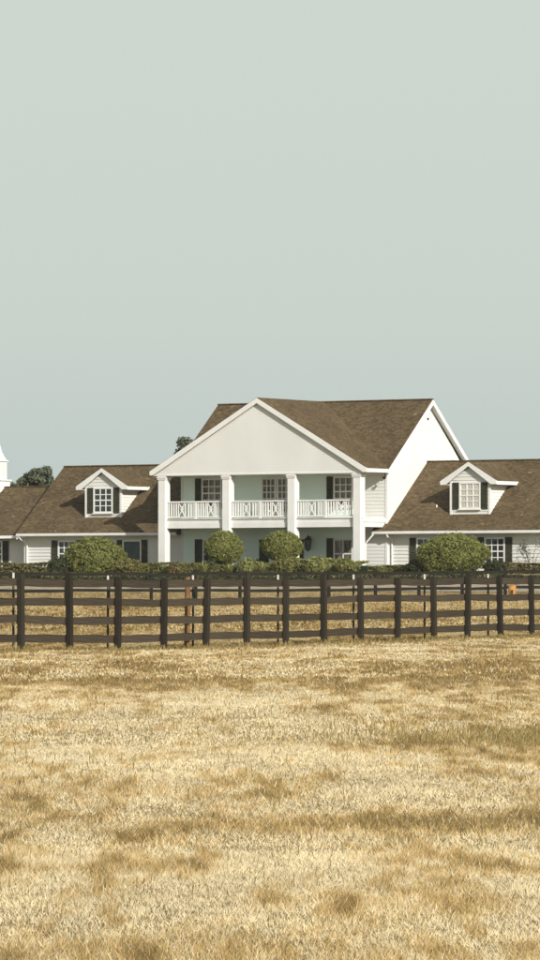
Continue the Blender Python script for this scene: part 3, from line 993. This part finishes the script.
def bush(name, label, cat, base, radii, n, size, pal, seed, zc=None, trunk=0, lump=.12, flat=.9, group=None, core=.80, flowers=None):
    """rounded bush: leaf shell with lumps and gaps, dark inner mass, stems"""
    r = np.random.default_rng(seed)
    root = empty(name, base)
    tag(root, label, cat, group)
    rx, ry, rz = radii
    zc = zc if zc is not None else rz
    d = r.normal(0, 1, (n, 3))
    d /= np.linalg.norm(d, axis=1)[:, None]
    th = np.arctan2(d[:, 1], d[:, 0])
    ph = np.arcsin(d[:, 2])
    l1 = vnoise(th * 2.2 + 9, ph * 3.1 + 9, seed)
    l2 = vnoise(th * 6 + 9, ph * 7 + 9, seed + 1)
    rad = 1 - lump + lump * 1.5 * l1 + lump * .7 * (l2 - .5)
    rad = rad * (1 - .22 * r.random(n) ** 2) + .13 * (r.random(n) < .03) * r.random(n)
    P = d * rad[:, None] * [rx, ry, rz] + [0, 0, zc]
    keep = P[:, 2] > -.02
    P, d2, l2, rad = P[keep], d[keep], l2[keep], rad[keep]
    col = pick(pal, len(P), r, l2)
    if flowers is not None:
        fm = r.random(len(P)) < flowers[1]
        col = np.where(fm[:, None], np.array(flowers[0]) * (.7 + .5 * r.random((len(P), 1))), col)
    V, T, c = leaves(P, d2, size, col, r, flat)
    link('foliage', fast_mesh('foliage', V, T, c, M['leaf']), root)
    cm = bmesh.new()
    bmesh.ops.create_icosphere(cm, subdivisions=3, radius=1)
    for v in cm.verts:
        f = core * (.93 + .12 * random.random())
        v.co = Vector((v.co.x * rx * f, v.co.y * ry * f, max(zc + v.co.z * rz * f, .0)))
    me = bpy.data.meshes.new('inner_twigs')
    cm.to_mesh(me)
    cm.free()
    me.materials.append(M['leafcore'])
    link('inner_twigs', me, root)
    if trunk:
        tb = MB()
        tb.tube([(0, 0, -.1), (.03, 0, zc * .4), (0, .02, zc)], [.10, .08, .05], 7)
        for a in range(5):
            an = a * 1.3
            tb.tube([(0, 0, zc - rz * .9), (math.cos(an) * rx * .4, math.sin(an) * ry * .4, zc - rz * .3)], [.05, .025], 5)
        tb.build('trunk', M['bark'], root)
    else:
        tb = MB()
        for a in range(4):
            an = a * 1.57 + .4
            tb.tube([(math.cos(an) * .08, math.sin(an) * .08, -.1), (math.cos(an) * rx * .4, math.sin(an) * ry * .4, zc)], [.035, .015], 5)
        tb.build('stems', M['bark'], root)
    return root

def hedge(name, label, X0, X1, Y, depth, h, n, size, pal, seed, world=False, slope=0.0, wave=.10, z0=None, cat='hedge', flowers=None):
    r = np.random.default_rng(seed)
    if world:
        mid = Vector(((X0 + X1) / 2, Y + slope * (X0 + X1) / 2, 0))
        mid.z = tzf(mid.x, mid.y)
        root = empty(name, mid, math.atan(slope))
    else:
        root = empty(name, hw((X0 + X1) / 2, Y), -TH)
    tag(root, label, cat)
    L = (X1 - X0) / 2
    u = (r.random(n) * 2 - 1) * L
    face = r.random(n)
    top = h * (1 - wave + 2 * wave * vnoise(u * .8 + 60, u * 0 + seed, seed)) + h * wave * .8 * (vnoise(u * 2.7 + 90, u * 0, seed + 3) - .5)
    y = np.where(face < .5, -depth / 2 + r.random(n) ** 2 * depth * .2, (r.random(n) - .5) * depth)
    z = np.where(face < .5, r.random(n) * top, top - r.random(n) ** 2 * .14 * h)
    bulge = (vnoise(u * 1.6 + 30, z * 2.2, seed + 7) - .5) * .25
    y = np.where(face < .5, y - bulge, y)
    N = np.where((face < .5)[:, None], np.array([0, -1., .35]), np.array([0, -.2, 1.]))
    P = np.stack([u, y, z], 1)
    t = vnoise(u * 2 + 20, z * 3, seed + 5)
    col = pick(pal, n, r, t)
    if flowers is not None:
        fm = r.random(n) < flowers[1]
        col = np.where(fm[:, None], np.array(flowers[0]) * (.7 + .5 * r.random((n, 1))), col)
    V, T, c = leaves(P, N, size, col, r, .9)
    link('foliage', fast_mesh('foliage', V, T, c, M['leaf']), root)
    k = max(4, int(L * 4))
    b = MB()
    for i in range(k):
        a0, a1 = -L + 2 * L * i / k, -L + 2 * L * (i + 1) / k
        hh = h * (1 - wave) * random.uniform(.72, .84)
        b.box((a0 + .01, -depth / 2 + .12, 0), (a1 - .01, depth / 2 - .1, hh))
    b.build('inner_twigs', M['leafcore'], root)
    return root

def atpx(px, Y):                            # house X of a bearing on the line Y
    c, s = math.cos(TH), math.sin(TH)
    k = (px - 270) / 5000
    return (k * (HO.y + Y * c) - HO.x - Y * s) / (c + k * s)

# clipped hedges and beds along the house
hedge('clipped_hedge', 'low clipped brownish hedge in front of the left wing at the left edge', -27, atpx(54, -3.5), -3.5, .9, .72, 7000, .075, BROWN, 41)
hedge('clipped_hedge', 'low hedge with pale leaves between the left round bush and the portico', atpx(118, -4.6), atpx(170, -4.6), -4.6, .9, .68, 3500, .075, HEDGE, 42, wave=.16)
hedge('flower_bed', 'leafy flower bed below the portico between the two clipped ball trees', atpx(168, -5.2), atpx(256, -5.2), -5.2, 1.0, .62, 5000, .08, HEDGE, 43, wave=.30, cat='flower bed', flowers=((.45, .25, .12), .03))
hedge('clipped_hedge', 'leafy uneven hedge below the right half of the portico', atpx(254, -5.0), atpx(364, -5.0), -5.0, 1.0, .78, 8000, .08, YELL, 44, wave=.20)
hedge('clipped_hedge', 'flat clipped hedge between the portico and the right round bush', atpx(364, -3.2), atpx(424, -3.2), -3.2, .9, .50, 3500, .075, HEDGE, 45)
hedge('clipped_hedge', 'low clipped hedge under the right wing window at the right edge', atpx(492, -2.8), 21, -2.8, .9, .58, 4500, .075, BROWN, 46)
# long dark planting behind the far fence
hedge('dark_hedge', 'long low dark hedge behind the far fence', -32, 32, 260.6, 1.2, .36, 20000, .085, DARK, 47, world=True, slope=-.05, wave=.34)

def place(px, Y, z=0):
    return hw(atpx(px, Y), Y, z)
bush('round_bush', 'big rounded green bush in front of the left wing window', 'bush', place(95, -3.9), (1.74, 1.6, 1.20), 15000, .062, GREEN, 51, zc=1.0, lump=.15)
bush('round_bush', 'big rounded green bush in front of the right wing window', 'bush', place(452, -3.6), (2.05, 1.8, 1.24), 17000, .062, GREEN, 52, zc=1.02, lump=.15)
bush('ball_tree', 'clipped ball shaped tree below the second portico column', 'tree', place(224, -4.4), (1.12, 1.12, .98), 9500, .058, GREEN, 53, zc=1.52, trunk=1, lump=.12)
bush('ball_tree', 'clipped flattened ball tree below the third portico column', 'tree', place(282, -4.4), (1.18, 1.18, .84), 9500, .058, GREEN, 54, zc=1.62, trunk=1, lump=.10)
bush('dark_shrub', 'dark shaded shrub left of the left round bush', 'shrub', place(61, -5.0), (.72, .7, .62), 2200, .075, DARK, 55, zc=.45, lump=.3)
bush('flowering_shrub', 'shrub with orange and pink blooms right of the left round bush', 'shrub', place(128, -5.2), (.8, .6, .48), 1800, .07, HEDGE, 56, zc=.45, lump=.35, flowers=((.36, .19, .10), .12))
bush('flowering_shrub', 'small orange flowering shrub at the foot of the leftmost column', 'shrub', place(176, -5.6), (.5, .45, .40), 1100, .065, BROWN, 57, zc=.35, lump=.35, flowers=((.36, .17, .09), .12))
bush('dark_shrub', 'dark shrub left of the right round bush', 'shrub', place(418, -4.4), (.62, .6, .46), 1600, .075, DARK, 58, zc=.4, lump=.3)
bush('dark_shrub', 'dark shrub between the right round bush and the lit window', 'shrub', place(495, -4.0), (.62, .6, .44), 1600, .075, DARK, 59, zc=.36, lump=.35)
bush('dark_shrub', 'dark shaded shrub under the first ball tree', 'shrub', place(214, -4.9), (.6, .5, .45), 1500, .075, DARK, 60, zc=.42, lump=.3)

bush('leafy_plant', 'bright leafy plant between the two clipped ball trees', 'plant', place(247, -5.9), (.55, .5, .50), 1300, .075, YELL, 61, zc=.42, lump=.4, core=.6)
bush('leafy_plant', 'bright leafy plant below the black wall lantern', 'plant', place(316, -5.8), (.6, .5, .52), 1400, .075, YELL, 62, zc=.48, lump=.4, core=.6)
bush('leafy_plant', 'leafy plant just left of the rightmost portico column', 'plant', place(344, -5.8), (.5, .5, .46), 1200, .075, HEDGE, 63, zc=.46, lump=.4, core=.6)
bush('leafy_plant', 'olive leafy plant under the second clipped ball tree', 'plant', place(286, -5.8), (.75, .5, .55), 1600, .075, HEDGE, 64, zc=.5, lump=.4, core=.6)
def spiky(px, Y, label, n, h, seed, pal=YELL):
    r = np.random.default_rng(seed)
    root = empty('spiky_plant', place(px, Y))
    tag(root, label, 'plant', 'spiky plants in the flower bed')
    b = MB()
    for i in range(n):
        az = r.random() * 6.28
        ln = h * (.7 + .5 * r.random())
        ti = .25 + .7 * r.random()
        d = Vector((math.cos(az) * math.sin(ti), math.sin(az) * math.sin(ti), math.cos(ti)))
        s = d.cross(Vector((0, 0, 1))).normalized() * .045
        m = d * ln * .5
        tip = d * ln + Vector((0, 0, -ln * .12))
        b.face([-s, s, m + s * 1.1, m - s * 1.1])
        b.face([m - s * 1.1, m + s * 1.1, tip])
    V = np.array(b.v)
    me = bpy.data.meshes.new('leaf_blades')
    me.from_pydata(b.v, [], b.f)
    a = me.attributes.new('tint', 'FLOAT_COLOR', 'POINT')
    c = np.concatenate([pick(pal, len(V), r), np.ones((len(V), 1))], 1)
    a.data.foreach_set('color', c.astype(np.float32).ravel())
    me.materials.append(M['leaf'])
    link('leaf_blades', me, root)
spiky(204, -5.9, 'pale spiky plant left of the first ball tree trunk', 60, .9, 71)
spiky(229, -6.0, 'pale spiky plant right under the first ball tree', 50, .85, 72)
spiky(262, -6.0, 'pale spiky plant left under the second ball tree', 46, .8, 73)

# bare shrub with sparse leaves before the right wing wall
def sparse(px, Y):
    r = np.random.default_rng(81)
    root = empty('sparse_shrub', place(px, Y))
    tag(root, 'sparse twiggy shrub before the white wall at the right edge', 'shrub')
    tb = MB()
    tips = []
    for i in range(9):
        az = r.random() * 6.28
        e = Vector((math.cos(az) * (.35 + .4 * r.random()), math.sin(az) * .3, 1.15 + .65 * r.random()))
        tb.tube([(0, 0, 0), tuple(e * .5 + Vector((0, 0, .2))), tuple(e)], [.018, .012, .005], 5)
        tips.append(e)
    tb.build('stems', M['bark'], root)
    P = np.concatenate([np.array(e) + r.normal(0, .15, (34, 3)) for e in tips])
    V, T, c = leaves(P, r.normal(0, 1, P.shape), .06, pick((np.array([.22, .23, .16]), np.array([.10, .11, .07])), len(P), r), r, .2)
    link('foliage', fast_mesh('foliage', V, T, c, M['leaf']), root)
sparse(531, -1.2)

# trees behind the house
def tree(label, px, Y, htop, rx, rz, n, seed, clumps=16, pal=None):
    r = np.random.default_rng(seed)
    base = place(px, Y)
    base.z = tzf(base.x, base.y)
    root = empty('background_tree', base)
    tag(root, label, 'tree', 'trees behind the house')
    zc = htop - rz
    tb = MB()
    tb.tube([(0, 0, -.3), (.1, .05, zc * .5), (0, 0, zc), (0, 0, zc + rz * .5)], [.28, .22, .13, .05], 8)
    P, N = [], []
    for i in range(clumps):
        d = r.normal(0, 1, 3)
        d /= np.linalg.norm(d)
        c = d * np.array([rx, rx, rz]) * (.45 + .5 * r.random()) + [0, 0, zc]
        tb.tube([(0, 0, zc - rz * .6), tuple((np.array([0, 0, zc - rz * .2]) + c) / 2), tuple(c)], [.09, .05, .02], 5)
        k = n // clumps
        q = r.normal(0, 1, (k, 3))
        q /= np.linalg.norm(q, axis=1)[:, None]
        P.append(c + q * (r.random((k, 1)) ** .5) * np.array([rx, rx, rz]) * .30)
        N.append(q)
    tb.build('trunk', M['bark'], root)
    P, N = np.concatenate(P), np.concatenate(N)
    V, T, c = leaves(P, N, .12, pick(pal or (np.array([.17, .19, .12]), np.array([.07, .085, .056])), len(P), r), r, .6)
    link('crown', fast_mesh('crown', V, T, c, M['leaf']), root)
tree('dark tree showing above the left wing roof', 39, 26, 7.35, 1.3, 1.0, 3200, 191, 22)
tree('low dark tree top beside the white cupola', 17, 30, 6.95, .8, .8, 800, 92, 10)
tree('small dark tree top left of the portico gable', 183.5, 24, 9.35, .95, 1.5, 1900, 93, 14)

# ------------------------------------------------------------------ thin summer haze over the whole place
hz = MB().box((-420, -60, -1.6), (420, 640, 16)).build('haze', bpy.data.materials.new('haze'))
hm = hz.data.materials[0]
hm.use_nodes = True
hm.node_tree.nodes.remove(hm.node_tree.nodes['Principled BSDF'])
pv = hm.node_tree.nodes.new('ShaderNodeVolumePrincipled')
pv.inputs['Color'].default_value = (0.93, 0.97, 0.95, 1)
pv.inputs['Density'].default_value = 0.00008
hm.node_tree.links.new(pv.outputs[0], hm.node_tree.nodes['Material Output'].inputs['Volume'])
tag(hz, 'thin pale haze in the air between camera and house', 'haze', kind='stuff')
